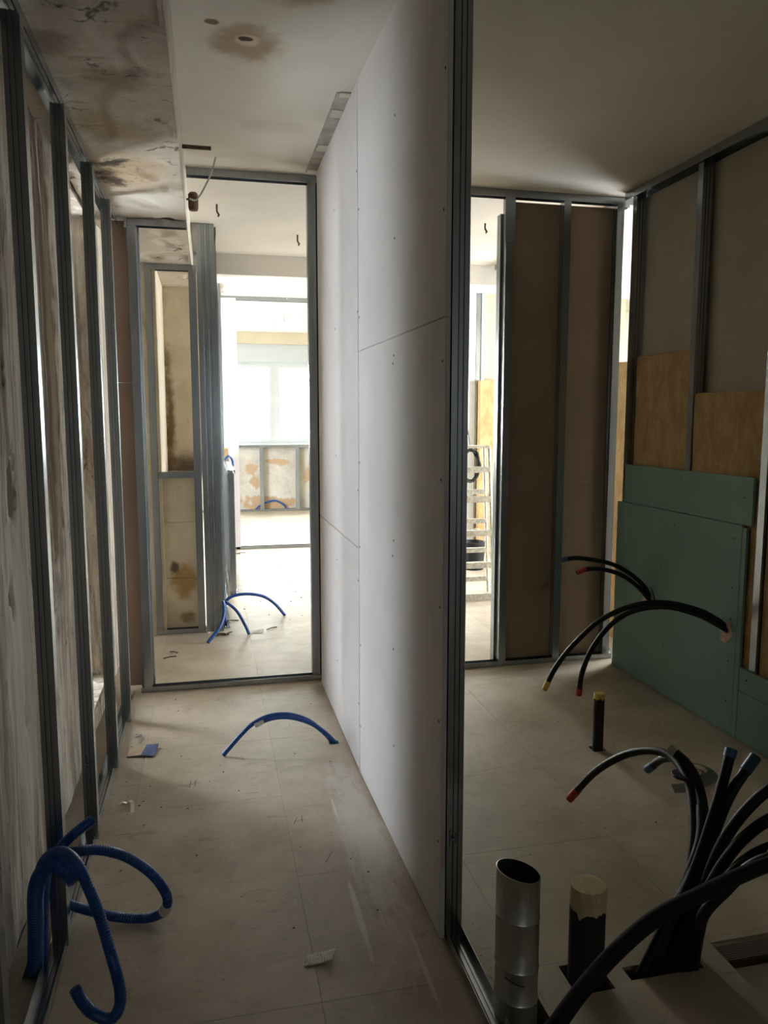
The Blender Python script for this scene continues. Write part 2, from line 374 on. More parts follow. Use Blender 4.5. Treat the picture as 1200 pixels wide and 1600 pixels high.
def hmark(x, y, z, w=.018, h=.05):                            # punched H tab bent out of a web that faces the camera
    m = MB()
    m.box(x-w*.55, x-w*.42, y-.004, y, z-h*.5, z+h*.5); m.box(x-w*.45, x+w*.45, y-.005, y, z-.0025, z+.0025); m.box(x+w*.42, x+w*.55, y-.004, y, z-h*.3, z+h*.3)
    return m

# ------------------------------------------------------------------ the shell
ZC = 2.74                                                     # ceiling height in the near rooms
# floor: slab of boards laid on a dark subfloor, holes left for the services
HOLES = [(.648, .785, 1.585, 1.70), (.885, .995, 1.655, 1.765), (1.05, 1.268, 1.672, 1.722), (1.345, 2.0, 1.10, 1.757), (1.638, 1.70, 2.975, 3.035), (.500, .545, 3.315, 3.355), (-.52, -.455, 2.03, 2.13)]
def cut(rects, h):
    out = []
    for (a, b, c, d) in rects:
        x0, x1, y0, y1 = max(a, h[0]), min(b, h[1]), max(c, h[2]), min(d, h[3])
        if x0 >= x1 or y0 >= y1: out.append((a, b, c, d)); continue
        if a < x0: out.append((a, x0, c, d))
        if x1 < b: out.append((x1, b, c, d))
        if c < y0: out.append((x0, x1, c, y0))
        if y1 < d: out.append((x0, x1, y1, d))
    return out
floor = struct(box('floor', 'floor', -2.6, 5.4, -5.2, 12.9, -.14, -.10))
TS = .5525
for i in range(-2, 5):
    for j in range(-4, 19):
        big = j > 6
        x0 = .243 + TS*(i-1); y0 = 2.33 + TS*(j-1)
        if y0 > 12.4: continue
        g = .0005
        r = [(x0+g, x0+TS-g, y0+g, y0+TS-g)]
        for h in HOLES: r = cut(r, h)
        m = MB(); dz = random.uniform(-.0004, 0)
        for q in r: m.box(q[0], q[1], q[2], q[3], -.0022, dz)
        if r: m.build('tile', 'floor', floor)
r = [(.243-3*TS, .243+4*TS, 2.33-5*TS, 2.33+14*TS)]
for h in HOLES: r = cut(r, h)
m = MB()
for q in r: m.box(q[0], q[1], q[2], q[3], -.10, -.0022)
m.build('screed', 'joint_dirt', floor)
m = MB()                                                      # rest of the floor out of the picture's reach
m.box(-2.6, .243-3*TS-.001, -5.2, 12.9, -.10, -.0005); m.box(.243+4*TS+.001, 5.4, -5.2, 12.9, -.10, -.0005); m.box(.243-3*TS, .243+4*TS, 2.33+14*TS, 12.9, -.10, -.0005)
m.box(.243-3*TS, .243+4*TS, -5.2, 2.33-5*TS, -.10, -.0005)
m.build('floor_panel', 'floor', floor)
box('underfloor_panel', 'subslab', 1.36, 2.0, 1.10, 1.700, -.10, -.045, floor)
box('plywood_edge', 'ply', 1.345, 2.0, 1.742, 1.757, -.10, -.003, floor)
# scuffs of white plaster and pencil marks on the floor
m = MB()
for (x, y, l, a) in ((-.115, 3.06, .07, .3), (-.10, 3.055, .07, .35), (-.11, 3.06, .06, 1.5), (-.09, 3.065, .06, 1.55), (-.13, 3.05, .06, -.7), (.275, 2.68, .05, 1.2), (.29, 2.68, .04, .2), (.30, 2.69, .05, 1.5), (.36, 2.42, .07, 1.1), (-.34, 2.72, .05, .15), (-.35, 3.10, .05, .1), (.13, 2.93, .05, 0)):
    dx, dy = math.cos(a)*l/2, math.sin(a)*l/2; nx, ny = -math.sin(a)*.0012, math.cos(a)*.0012
    m.add([(x-dx-nx, y-dy-ny, .0006), (x+dx-nx, y+dy-ny, .0006), (x+dx+nx, y+dy+ny, .0006), (x-dx+nx, y-dy+ny, .0006)], [(0, 1, 2, 3)])
m.build('pencil_mark', 'pencil', floor)['kind'] = 'stuff'

# ceiling
ceil = sempty('ceiling')
m = MB(); m.box(-.085, 5.4, -5.2, 6.24, ZC, ZC+.16); m.build('ceiling_slab', 'ceiling', ceil)
m = MB(); m.box(-2.6, 5.4, 6.64, 12.9, 2.81, 2.96); m.build('ceiling_slab', 'plaster_white', ceil)
struct(box('trim_1', 'patch', .525, .588, 3.14, 4.14, ZC-.004, ZC+.01))
m = MB()
for y0, y1 in ((3.13, 3.17), (3.30, 3.38), (3.72, 3.80), (4.08, 4.13)): m.box(.53+random.uniform(0, .01), .586, y0, y1, ZC-.007, ZC)
m.build('plaster_dab', 'plaster_white', bpy.data.objects['trim_1'])
# beam along the left (flaking soffit) and the cross beam beyond
bl = sempty('trim_2')
nx, ny = 26, 330; vs = []; fs = []
for j in range(ny+1):
    y = -1.6 + (6.27+1.6)*j/ny
    for i in range(nx+1):
        x = -.545 + (.545-.083)*i/nx
        h = noise.fractal(Vector((x*9, y*5, 1.7)), 1.0, 2.0, 4)
        dz = .004*h + (.010 if noise.noise(Vector((x*7, y*4, 8))) > .18 else 0)
        if i == nx: dz = 0
        vs.append((x, y, 2.475 + dz))
for j in range(ny):
    for i in range(nx): a = j*(nx+1)+i; fs.append((a, a+nx+1, a+nx+2, a+1))
k = len(vs)
MB().add(vs, fs).build('beam_soffit', 'beam', bl, True)
box('beam_side', 'beam', -.095, -.0795, -5.2, 6.26, 2.476, ZC, bl)
box('beam_body', 'void', -2.6, -.096, -5.2, 6.26, 2.50, 2.9, bl)
struct(box('trim_3', 'ceiling', -2.6, 5.4, 6.24, 6.64, 2.583, 2.96))
# old left wall with a window opening hidden behind the studs
wl = sempty('wall_left')
X = -.54
def wallgrid(y0, y1, z0, z1, mat, st=.022):
    ny_, nz_ = max(2, int((y1-y0)/st)), max(2, int((z1-z0)/st)); vs, fs = [], []
    for j in range(nz_+1):
        z = z0 + (z1-z0)*j/nz_
        for i in range(ny_+1):
            y = y0 + (y1-y0)*i/ny_
            d = .006*noise.fractal(Vector((y*10, z*4, 3.1)), 1.0, 2.0, 5) + .008*noise.noise(Vector((y*3, z*.8, .4)))
            for (cy, cz, ry, rz, dep) in ((2.335, 1.285, .05, .12, .03), (2.30, 1.60, .02, .05, .02), (2.25, .98, .02, .06, .02), (2.36, .62, .025, .09, .012)):
                q = ((y-cy)/ry)**2 + ((z-cz)/rz)**2 + .6*noise.noise(Vector((y*25, z*25, 0)))
                if q < 1: d -= dep * min(1, (1-q)*2)
            vs.append((X + d, y, z))
    for j in range(nz_):
        for i in range(ny_): a = j*(ny_+1)+i; fs.append((a, a+1, a+ny_+2, a+ny_+1))
    return MB().add(vs, fs).build('plaster_face', mat, wl, True)
wallgrid(-1.6, 3.42, .05, 2.476, 'oldwall'); wallgrid(3.42, 4.15, .05, .14, 'oldwall')
m = MB(); m.box(-.80, -.552, -1.6, 3.42, .05, 2.5); m.box(-.80, -.552, 3.42, 4.15, .05, .132); m.build('masonry', 'oldwall', wl)
m = MB(); m.box(-.80, -.54, 4.15, 5.36, .05, 2.5); m.box(-.80, -.552, 3.42, 4.15, 2.455, 2.5); m.build('masonry', 'oldwall', wl)
m = MB(); m.box(-.80, -.56, -1.6, 4.19, -.01, .055); m.build('wall_gap_shade', 'void', wl)  # near-black fill stands in for the shade in the gap under the wall
m = MB(); m.box(-1.75, -1.60, 2.2, 4.22, -.05, 2.52); m.box(-1.75, -1.60, 4.82, 5.2, -.05, 2.52); m.box(-1.75, -1.60, 4.22, 4.82, -.05, .1)      # unseen side room and window, shaped to steer daylight through the opening
m.box(-1.75, -.80, 5.2, 5.3, -.05, 2.52); m.box(-1.75, -.80, 2.1, 2.2, -.05, 2.52); m.build('added_side_room_wall', 'oldwall', wl)
# niche at the far left
struct(wl)
wn = sempty('wall_niche')
m = MB(); m.box(-.56, -.315, 5.36, 6.27, 0, 2.5); m.build('niche_side', 'niche', wn)
m = MB(); m.box(-.56, .0, 6.25, 6.40, 1.0, 2.6); m.build('niche_back', 'niche', wn)
for z0, z1 in ((.0, .375), (.378, .765), (.768, 1.075)):
    MB().box(-.335, -.06, 5.41+random.uniform(0, .006), 5.56, z0, z1).build('block', 'niche', wn)
box('niche_shelf', 'niche', -.335, -.06, 5.56, 6.26, .9, 1.07, wn)
# outer walls
wb = sempty('wall_back')
m = MB(); m.box(-2.6, 1.1, -5.3, -5.2, -.05, 2.96); m.box(1.45, 5.4, -5.3, -5.2, -.05, 2.96); m.box(1.1, 1.45, -5.3, -5.2, -.05, 1.3); m.box(1.1, 1.45, -5.3, -5.2, 1.7, 2.96)  # small unseen opening added behind the camera as fill for the foreground
m.box(-2.6, -2.5, -5.2, -1.5, -.05, 2.96); m.box(-2.6, -.54, -1.62, -1.5, -.05, 2.96)
m.build('wall_panel', 'oldwall', wb)
wr = sempty('wall_right')
m = MB(); m.box(5.2, 5.4, 6.8, 12.9, -.05, 2.96); m.box(5.2, 5.4, 4.0, 4.6, -.05, 2.96); m.box(5.2, 5.4, 4.6, 6.8, -.05, .6); m.box(5.2, 5.4, 4.6, 6.8, 2.4, 2.96); m.build('wall_panel', 'plaster_white', wr)  # unseen window opening added on this side to brighten the middle room
m = MB(); m.box(2.56, 2.66, -5.2, 3.98, -.05, 2.96); m.build('wall_panel', 'plaster_white', wr)
m = MB(); m.box(2.56, 5.4, 3.9, 4.0, -.05, 2.96); m.build('wall_panel', 'plaster_white', wr)
# outer left wall of the middle rooms with an unseen window opening added for daylight
wo = sempty('wall_outer_left')
m = MB(); m.box(-2.6, -2.4, 6.3, 6.7, -.05, 2.96); m.box(-2.6, -2.4, 9.2, 12.9, -.05, 2.96); m.box(-2.6, -2.4, 6.7, 9.2, -.05, .5); m.box(-2.6, -2.4, 6.7, 9.2, 2.4, 2.96)
m.box(-2.6, -.56, 6.27, 6.40, -.05, 2.96)
m.build('wall_panel', 'plaster_white', wo)

# far window wall: dado wall, lintel, roller box, three windows
wf = sempty('wall_far')
m = MB(); m.box(-2.6, 5.4, 12.5, 12.7, -.05, 1.06); m.build('dado', 'farwall', wf)
box('lintel', 'cream_panel', -2.6, 5.4, 12.28, 12.7, 2.64, 2.96, wf)
WINS = [(.30, 1.98), (2.6, 4.9), (-2.2, -.5)]
prev = -2.6
m = MB()
for a, b in sorted(WINS): m.box(prev, a, 12.42, 12.7, 1.06, 2.64); prev = b
m.box(prev, 5.4, 12.42, 12.7, 1.06, 2.64); m.build('wall_pier', 'plaster_white', wf)
box('sill_board', 'white_pvc', -2.6, 5.4, 12.38, 12.62, 1.06, 1.085, wf)
for k, (a, b) in enumerate(WINS):
    w = sempty('window_%d' % (k+1))
    box('roller_box', 'shutter_white', a, b, 12.44, 12.66, 2.37, 2.64, w)
    mid = 1.045 if k == 0 else (a+b)/2
    m = MB(); m.box(a, b, 12.50, 12.57, 1.085, 1.12); m.box(a, b, 12.50, 12.57, 2.335, 2.37); m.box(a, a+.04, 12.50, 12.57, 1.12, 2.335); m.box(b-.04, b, 12.50, 12.57, 1.12, 2.335); m.box(mid-.03, mid+.03, 12.495, 12.57, 1.12, 2.335)
    m.build('window_frame', 'white_pvc', w)
    for p, q in ((a+.04, mid-.03), (mid+.03, b-.04)):
        m = MB(); t = .055; z0, z1 = 1.12, 2.335
        m.box(p, q, 12.485, 12.54, z0, z0+t); m.box(p, q, 12.485, 12.54, z1-t, z1); m.box(p, p+t, 12.485, 12.54, z0+t, z1-t); m.box(q-t, q, 12.485, 12.54, z0+t, z1-t)
        s = m.build('sash', 'white_pvc', w)
        box('pane', 'glass', p+t, q-t, 12.51, 12.516, z0+t, z1-t, s)
    m = MB(); m.box(mid+.045, mid+.065, 12.47, 12.485, 1.58, 1.62); m.box(mid+.048, mid+.062, 12.46, 12.47, 1.50, 1.62); m.build('window_handle', 'white_pvc', w)
    portal('portal_window', ((a+b)/2, 12.60, 1.73), (-H2, 0, 0), b-a, 1.25)
portal('portal_left', (-2.5, 7.95, 1.45), (0, -H2, 0), 1.9, 2.5)
portal('portal_near', (-1.74, 4.52, 1.3), (0, -H2, 0), 2.4, .6)
portal('portal_right', (5.3, 5.7, 1.5), (0, H2, 0), 1.8, 2.2)
portal('portal_back', (1.275, -5.29, 1.5), (H2, 0, 0), .35, .4)

# ------------------------------------------------------------------ left lining frame (five studs in their tracks)
fr = thing('stud_frame', 'galvanised stud frame with tall dark studs standing before the stained left wall', 'stud frame', (-.455, 2.9, 0))
track('y', .4, 4.17, -.470, -.4225, .001, .03).build('bottom_track', 'steel', fr)
track('y', .4, 4.20, -.470, -.4205, 2.470, -.03).build('top_track', 'steel', fr)
for k, yw in enumerate((1.52, 2.135, 2.70, 3.265, 3.775)):
    xo = -.424 + (.02 * k / 4 if k else 0)
    s = stud_x(xo-.043, xo, yw, .006, 2.452)
    h = hmark(xo-.021, yw, (.25, .27, .285, .20, .245)[k]); s.add(h.v, h.f)
    s.build('stud', 'steel', fr)
# a board edge against the nearest stud
# ------------------------------------------------------------------ frame across the corridor
YE = 4.19
fe = thing('door_frame', 'galvanised frame crossing the corridor end with open doorway and floor rail', 'door frame', (.1, YE, 0))
m = track('x', -.39, .598, YE, YE+.05, .001, .03); m.build('bottom_track', 'steel', fe)
track('x', -.076, .60, YE, YE+.05, ZC-.001, -.038).build('top_track', 'steel', fe)
track('x', -.375, -.082, YE, YE+.05, 2.472, -.032).build('top_track', 'steel', fe)
stud_y(.540, YE+.001, YE+.049, .005, ZC-.006, .042).build('jamb_stud', 'steel', fe)
stud_y(-.332, YE+.001, YE+.049, .005, 2.466, -.042, sgn=1).build('jamb_stud', 'steel', fe)
stud_y(-.326, YE+.07, YE+.118, .005, 2.466, -.036, sgn=1).build('jamb_stud', 'steel', fe)
stud_x(.587, .660, YE+.004, .005, ZC-.006).build('jamb_stud', 'steel', fe)
b = MB().box(-.50, -.376, YE+.052, YE+.064, 1.66, 2.47).build('plasterboard', 'pinkbrown', fe); b['label'] = 'upper brown board back left of the door frame'
stud_x(.587, .660, YE+.004, .005, ZC-.006).build('jamb_stud', 'steel', fe)
b = MB().box(-.50, -.376, YE+.052, YE+.064, .03, 1.657).build('plasterboard', 'pinkbrown', fe); b['label'] = 'lower brown board back left of the door frame'
MB().box(-.385, -.372, YE-.01, YE+.002, 2.425, 2.47).build('bent_tab', 'wire', fe)

# ------------------------------------------------------------------ white partition
XP = .58
pt = thing('partition_wall', 'white plasterboard partition dividing the corridor from the bathroom', 'partition', (.625, 3.0, 0))
def board(y0, y1, z0, z1, x0=XP, x1=XP+.0125):
    m = MB(); c = .002
    m.box(x0+c, x1, y0, y1, z0, z1); m.box(x0, x0+c, y0+c, y1-c, z0+c, z1-c)
    if y0 < 2: m.v = [(x + .022*(y1-y)/(y1-y0), y, z) for x, y, z in m.v]      # the near boards lean a little off the line
    return m
board(1.93, 3.003, .008, 1.7315).build('plasterboard', 'board', pt); board(1.93, 3.003, 1.733, ZC-.003).build('plasterboard', 'board', pt)
board(3.007, 4.12, .008, .950).build('plasterboard', 'board', pt); board(3.007, 4.12, .953, ZC-.003).build('plasterboard', 'board', pt)
MB().box(XP+.0128, XP+.025, 3.007, 4.12, .008, ZC-.003).build('backing_board', 'board_edge', pt)
MB().box(.669, .681, 1.975, 4.12, .008, ZC-.003).build('backing_board', 'taupe', pt)
s = stud_x(.622, .668, 1.94, .004, ZC-.003); h = hmark(.640, 1.94, .30); s.add(h.v, h.f); s.build('end_stud', 'steel', pt)
for yw in (2.5, 3.05, 3.6): stud_x(.622, .668, yw, .004, ZC-.003).build('stud', 'steel', pt)
track('y', 1.05, 4.13, .6195, .6690, .001, .03).build('bottom_track', 'steel', pt)
track('y', .2, 4.13, .6195, .6690, ZC-.001, -.03).build('top_track', 'steel', pt)
m = MB()
for y, zs in ((1.955, (.30, .62, .95, 1.30, 1.62, 2.02, 2.35)), (2.45, (.35, .70, 1.05, 1.68, 2.05, 2.42)), (2.465, (1.0, 1.65)), (2.985, (.20, .55, .95, 1.30, 1.85, 2.25)), (3.02, (.3, .8, 1.2, 1.9, 2.4)), (3.56, (.3, .8, 1.3, 1.9, 2.4))):
    for z in zs:
        y_, z_ = y+random.uniform(-.004, .004), z+random.uniform(-.02, .02); XS = XP + max(0, .022*(3.003-y_)/1.073)
        m.rings([[(XS-.0012, y_+.0038*math.cos(a), z_+.0038*math.sin(a)) for a in [i*math.pi/4 for i in range(8)]], [(XS+.001, y_+.0038*math.cos(a), z_+.0038*math.sin(a)) for a in [i*math.pi/4 for i in range(8)]]])
m.build('screw_head', 'screw', pt)['kind'] = 'stuff'

# ------------------------------------------------------------------ bathroom back frame
fb = thing('stud_frame', 'galvanised frame with dark brown board backs across the bathroom end', 'stud frame', (1.9, YE, 0))
track('x', .666, 2.40, YE, YE+.05, .001, .03).build('bottom_track', 'steel', fb)
track('x', .666, 2.44, YE, YE+.05, ZC-.001, -.04).build('top_track', 'steel', fb)
for x in (1.655, 2.003, 2.335): stud_y(x, YE+.001, YE+.049, .005, ZC-.006, .042).build('stud', 'steel', fb)
stud_y(1.642, YE+.055, YE+.105, .005, 2.62, .03).build('stud', 'steel', fb)
MB().box(1.648, 1.706, YE-.003, YE+.0, 2.45, ZC-.04).build('splice', 'steel', fb)
for x0, x1 in ((1.697, 2.0205), (2.0215, 2.392)):
    for z0, z1 in ((.02, 1.0775), (1.0780, 2.690)):
        m = MB().box(x0, x1, YE+.051, YE+.058, z0+.0015, z1-.0015); m.box(x0, x1, YE+.058, YE+.063, z0, z1); m.build('plasterboard', 'brown', fb)
# ------------------------------------------------------------------ bathroom right frame with green boards
XR = 2.335
fg = thing('stud_frame', 'galvanised frame with green boards along the bathroom right side', 'stud frame', (2.37, 3.2, 0))
track('y', .4, 4.10, XR+.013, XR+.083, .001, .03).build('bottom_track', 'steel', fg)
track('y', .4, 4.12, XR+.006, XR+.083, ZC-.001, -.04).build('top_track', 'steel', fg)
for yw in (4.005, 3.415, 2.865, 2.3, 1.7): stud_x(XR+.013, XR+.068, yw, .006, ZC-.006).build('stud', 'steel', fg)
for y0, y1 in ((2.89, 4.05), (1.70, 2.886)):
    m = MB().box(XR+.086, XR+.099, y0, y1, .01, ZC-.01); m.build('backing_board', 'taupe', fg)
def gboard(y0, y1, z0, z1, x=XR): return MB().box(x, x+.0125, y0, y1, z0, z1).build('plasterboard', 'green', fg)
gboard(2.985, 4.07, .006, .994); gboard(2.925, 4.00, .998, 1.213, XR)
gboard(2.955, 2.984, .006, .985, XR+.001)
gboard(2.2, 2.952, .006, .235, XR+.002); gboard(2.2, 2.952, .237, .345, XR+.002)
m = MB()
for y, z in ((3.03, .93), (3.03, .70), (3.03, .55), (3.03, .35), (3.03, .16), (3.5, .93), (3.5, .5), (3.55, .28), (3.6, .70), (3.46, 1.17), (2.98, 1.12), (2.9, .30), (3.95, .62)):
    m.rings([[(XR-.0012, y+.004*math.cos(a), z+.004*math.sin(a)) for a in [i*math.pi/4 for i in range(8)]], [(XR+.001, y+.004*math.cos(a), z+.004*math.sin(a)) for a in [i*math.pi/4 for i in range(8)]]])
m.build('screw_head', 'screw', fg)['kind'] = 'stuff'
def blot(x, y, z, ry, rz, seed):
    m = MB(); N = 18; c = [(x-.006, y, z)]; rim = []
    for i in range(N):
        a = 2*math.pi*i/N; k = 1 + .45*noise.noise(Vector((math.cos(a)*1.5, math.sin(a)*1.5, seed)))
        rim.append((x-.0008, y+ry*k*math.cos(a), z+rz*k*math.sin(a)))
    m.add(c+rim, [(0, 1+i, 1+(i+1) % N) for i in range(N)]); return m
blot(XR, 3.055, .485, .045, .055, 1.3).build('filler_patch', 'filler', fg); blot(XR, 3.71, .470, .05, .045, 4.1).build('filler_patch', 'filler', fg)

# insulation batts standing in the bays
def batt(x0, x1, y0, y1, z0, z1, seed=0, facing='x'):
    """soft batt: the camera-side faces are gently uneven, the top edge ragged"""
    m = MB(); nu, nw = 14, 26; vs = []; fs = []
    for j in range(nw+1):
        for i in range(nu+1):
            u, w_ = i/nu, j/nw
            e = .005*noise.fractal(Vector((u*4+seed, w_*7, seed)), 1, 2, 4)
            zt = z0 + (z1-z0)*w_ + (.012*noise.noise(Vector((u*5, seed, 2))) if j == nw else 0)
            if facing == 'x': vs.append((x0 + e, y0+(y1-y0)*u, zt))
            else: vs.append((x0+(x1-x0)*u, y0 + e, zt))
    for j in range(nw):
        for i in range(nu): a = j*(nu+1)+i; fs.append((a, a+1, a+nu+2, a+nu+1))
    K = len(vs)
    for p in list(vs): vs.append((x1, p[1], p[2]) if facing == 'x' else (p[0], y1, p[2]))
    fs += [tuple(K+q for q in reversed(f)) for f in fs]
    rim = [i for i in range(nu+1)] + [j*(nu+1)+nu for j in range(1, nw+1)] + [nw*(nu+1)+i for i in range(nu-1, -1, -1)] + [j*(nu+1) for j in range(nw-1, 0, -1)]
    for i in range(len(rim)): a, b2 = rim[i], rim[(i+1) % len(rim)]; fs.append((a, a+K, b2+K, b2))
    return m.add(vs, fs)
tag(batt(XR+.022, XR+.082, 3.46, 3.955, .04, 1.815, 1).build('insulation_batt', 'wool', None, True), 'taller tan insulation batt above the green boards, nearer the room corner', 'insulation')
tag(batt(XR+.022, XR+.082, 2.91, 3.41, .04, 1.595, 2).build('insulation_batt', 'wool', None, True), 'shorter tan insulation batt above the green boards, right of the middle stud', 'insulation')
tag(batt(XR+.030, XR+.082, 2.345, 2.86, .04, 2.1, 3).build('insulation_batt', 'wool', None, True), 'tan insulation batt at the right edge above the low green board', 'insulation')

# ------------------------------------------------------------------ niche frame, mid wall, far frame
fn = thing('stud_frame', 'narrow galvanised frame before the stained niche left of the bright room', 'stud frame', (-.2, 5.34, 0))
track('x', -.375, -.05, 5.34, 5.39, .001, .032).build('bottom_track', 'steel', fn)
track('x', -.375, -.05, 5.34, 5.39, 2.472, -.036).build('top_track', 'steel', fn)
stud_y(-.338, 5.341, 5.389, .005, 2.468, -.04).build('stud', 'steel', fn)
stud_y(-.100, 5.341, 5.389, .005, 2.468, .045).build('stud', 'steel', fn)
track('x', -.332, -.102, 5.345, 5.388, 1.116, -.040).build('cross_rail', 'steel', fn)
fm = thing('stud_frame', 'stud frame running away behind the large grey post in the bright room', 'stud frame', (.03, 5.34, 0))
s = stud_x(-.046, .070, 5.335, .004, ZC-.003, .05); s.build('post', 'steel', fm)
stud_x(-.03, .062, 5.41, .004, ZC-.003, .05).build('post', 'steel', fm)
ys = (5.62, 5.95, 6.15); 
for y in ys:
    xo = .07 + (y-5.34)*.03; stud_x(xo-.07, xo, y, .004, ZC-.003).build('stud', 'steel', fm)
for y in (6.75, 7.2, 7.65, 8.1, 8.5):
    xo = .07 + (y-5.34)*.03; stud_x(xo-.07, xo, y, .004, 2.80).build('stud', 'steel', fm)
for a, b2, z in ((5.42, 6.23, ZC), (6.66, 8.74, 2.808)):
    track('y', a, b2, .045+(a-5.34)*.03-.07+.02, .045+(a-5.34)*.03+.035, z-.001, -.04).build('top_track', 'steel', fm)
track('y', 5.42, 8.74, .0, .115, .001, .03).build('bottom_track', 'steel', fm)
fl = thing('stud_frame', 'low half height stud frame along the left of the bright room', 'stud frame', (.17, 7.7, 0))
for y in (6.5, 6.95, 7.4, 7.85, 8.3, 8.68): stud_x(.145, .198+(y-6.5)*.008, y, .004, 1.02).build('stud', 'steel', fl)
track('y', 6.45, 8.74, .145, .205, .001, .03).build('bottom_track', 'steel', fl); track('y', 6.45, 8.74, .145, .205, 1.05, -.03).build('top_track', 'steel', fl)
m = batt(.14, .20, 8.2, 8.70, 1.052, 1.16, 9); tag(m.build('insulation_scrap', 'wool', None, True), 'pinkish insulation scrap on top of the low stud frame', 'insulation')
YF = 8.76
ff = thing('door_frame', 'white board and galvanised frame around the farthest wide opening', 'door frame', (1.0, YF, 0))
for z0, z1 in ((.03, .33), (.333, 1.675), (1.678, 2.785)):
    MB().box(.155, .328, YF, YF+.0125, z0, z1).build('plasterboard', 'board', ff)
stud_y(.318, YF+.013, YF+.06, .004, 2.80, -.04).build('jamb_stud', 'steel', ff)
track('x', .155, 2.3, YF+.013, YF+.06, 2.809, -.042).build('top_track', 'steel', ff)
track('x', .155, 2.3, YF+.013, YF+.06, .001, .03).build('bottom_track', 'steel', ff)
stud_y(2.26, YF+.013, YF+.06, .004, 2.80, .04).build('jamb_stud', 'steel', ff)
# lining frame under the far window
fw = thing('stud_frame', 'low galvanised lining frame under the far bright window', 'stud frame', (1.0, 12.38, 0))
track('x', -.2, 2.5, 12.38, 12.43, 1.055, -.035).build('top_track', 'steel', fw); track('x', -.2, 2.5, 12.38, 12.43, .001, .032).build('bottom_track', 'steel', fw)
for x in (.245, .785, 1.355, 1.93): stud_y(x, 12.381, 12.429, .005, 1.05, .06).build('stud', 'steel', fw)

# partition frame continuing beyond the bathroom on the right, and the insulated wall seen through the slit
fx = thing('stud_frame', 'galvanised frame beyond the bathroom seen edge on behind the ladder', 'stud frame', (2.4, 5.2, 0))
for y in (4.75, 5.35, 6.05): stud_x(2.365, 2.435, y, .004, ZC-.003).build('stud', 'steel', fx)
track('y', 4.26, 6.22, 2.362, 2.438, .001, .03).build('bottom_track', 'steel', fx); track('y', 4.26, 6.22, 2.362, 2.438, ZC-.001, -.04).build('top_track', 'steel', fx)
wi = sempty('wall_inner')
m = MB(); m.box(2.93, 4.6, 8.0, 8.06, -.01, 2.815); m.build('wall_panel', 'cream_panel', wi)
m = MB(); m.box(2.76, 2.835, 8.0, 8.06, -.01, 2.815); m.box(2.895, 2.925, 7.98, 8.06, -.01, 2.815); m.build('white_upright', 'white_pvc', wi)
m = stud_y(2.84, 8.0, 8.06, .004, 2.81, .05); m.build('stud', 'steel', wi)
tag(batt(2.86, 3.075, 7.90, 7.985, .0, 1.885, 12, 'y').build('insulation_batt', 'wool', None, True), 'pale tan insulation batt standing behind the stepladder', 'insulation')
tag(batt(2.63, 2.70, 4.35, 5.0, .0, 1.84, 15).build('insulation_batt', 'wool', None, True), 'tan insulation batt glimpsed through the gap in the bathroom corner', 'insulation')

# ------------------------------------------------------------------ stepladder
ld = thing('stepladder', 'paint splashed aluminium stepladder seen through the bathroom doorway slit', 'ladder', (2.04, 5.95, 0))
def yl(z): return 5.82 + .16*z/1.25
def yr(z): return 5.93 + .16*z/1.25
for z in (.035, .287, .545, .82, 1.06):
    m = MB(); y = yl(z); m.box(1.83, 2.245, y-.028, y+.028, z-.024, z+.024); m.build('rung', 'lad', ld)
for x in (1.82, 2.245):
    m = MB(); m.tube([Vector((x, yl(0), .0)), Vector((x, yl(1.24), 1.24))], .016, 6); m.build('rail', 'lad', ld)
    m = MB(); m.tube([Vector((x+(.03 if x < 2 else -.005), yr(0), .0)), Vector((x+(.03 if x < 2 else -.005), yr(1.24), 1.24))], .013, 6); m.build('rear_rail', 'lad', ld)
for z in (.155, .39, .63, .87):
    y = yr(z); MB().box(1.85, 2.232, y-.020, y+.020, z-.019, z+.019).build('rear_rung', 'lad', ld)
MB().box(1.815, 2.25, 5.955, 6.115, 1.235, 1.255).build('top_step', 'lad', ld)
# bucket and coil behind the ladder
bk = thing('bucket', 'dark grey bucket on the floor behind the stepladder', 'bucket', (2.52, 7.1, 0))
MB().lathe((2.52, 7.1, 0), [(.10, 0), (.115, .26), (.12, .262), (.12, .275), (.112, .275), (.108, .26), (.095, .01)], 24, True, True).build('pail', 'black', bk, True)
MB().tube(spline([(2.41, 7.1, .26), (2.43, 7.05, .36), (2.52, 7.03, .41), (2.61, 7.05, .36), (2.63, 7.1, .26)]), .004, 6).build('bail_handle', 'wire', bk)
ck = thing('cable_coil', 'black cable coil hanging behind the stepladder', 'cable coil', (2.60, 7.45, .95))
pts = []
for i in range(150):
    a = 2*math.pi*i/30; pts.append(Vector((2.60 + (.09+.012*math.sin(i*.7))*math.cos(a), 7.45 + .02*math.sin(i*.37), 1.0 + (.16+.01*math.sin(i*1.1))*math.sin(a))))
MB().tube(pts, .012, 6).build('coil', 'black', ck, True)
MB().tube(spline([(2.60, 7.45, 1.16), (2.63, 7.7, 1.5), (2.66, 7.99, 2.0)]), .004, 6).build('hanging_cord', 'black', ck)

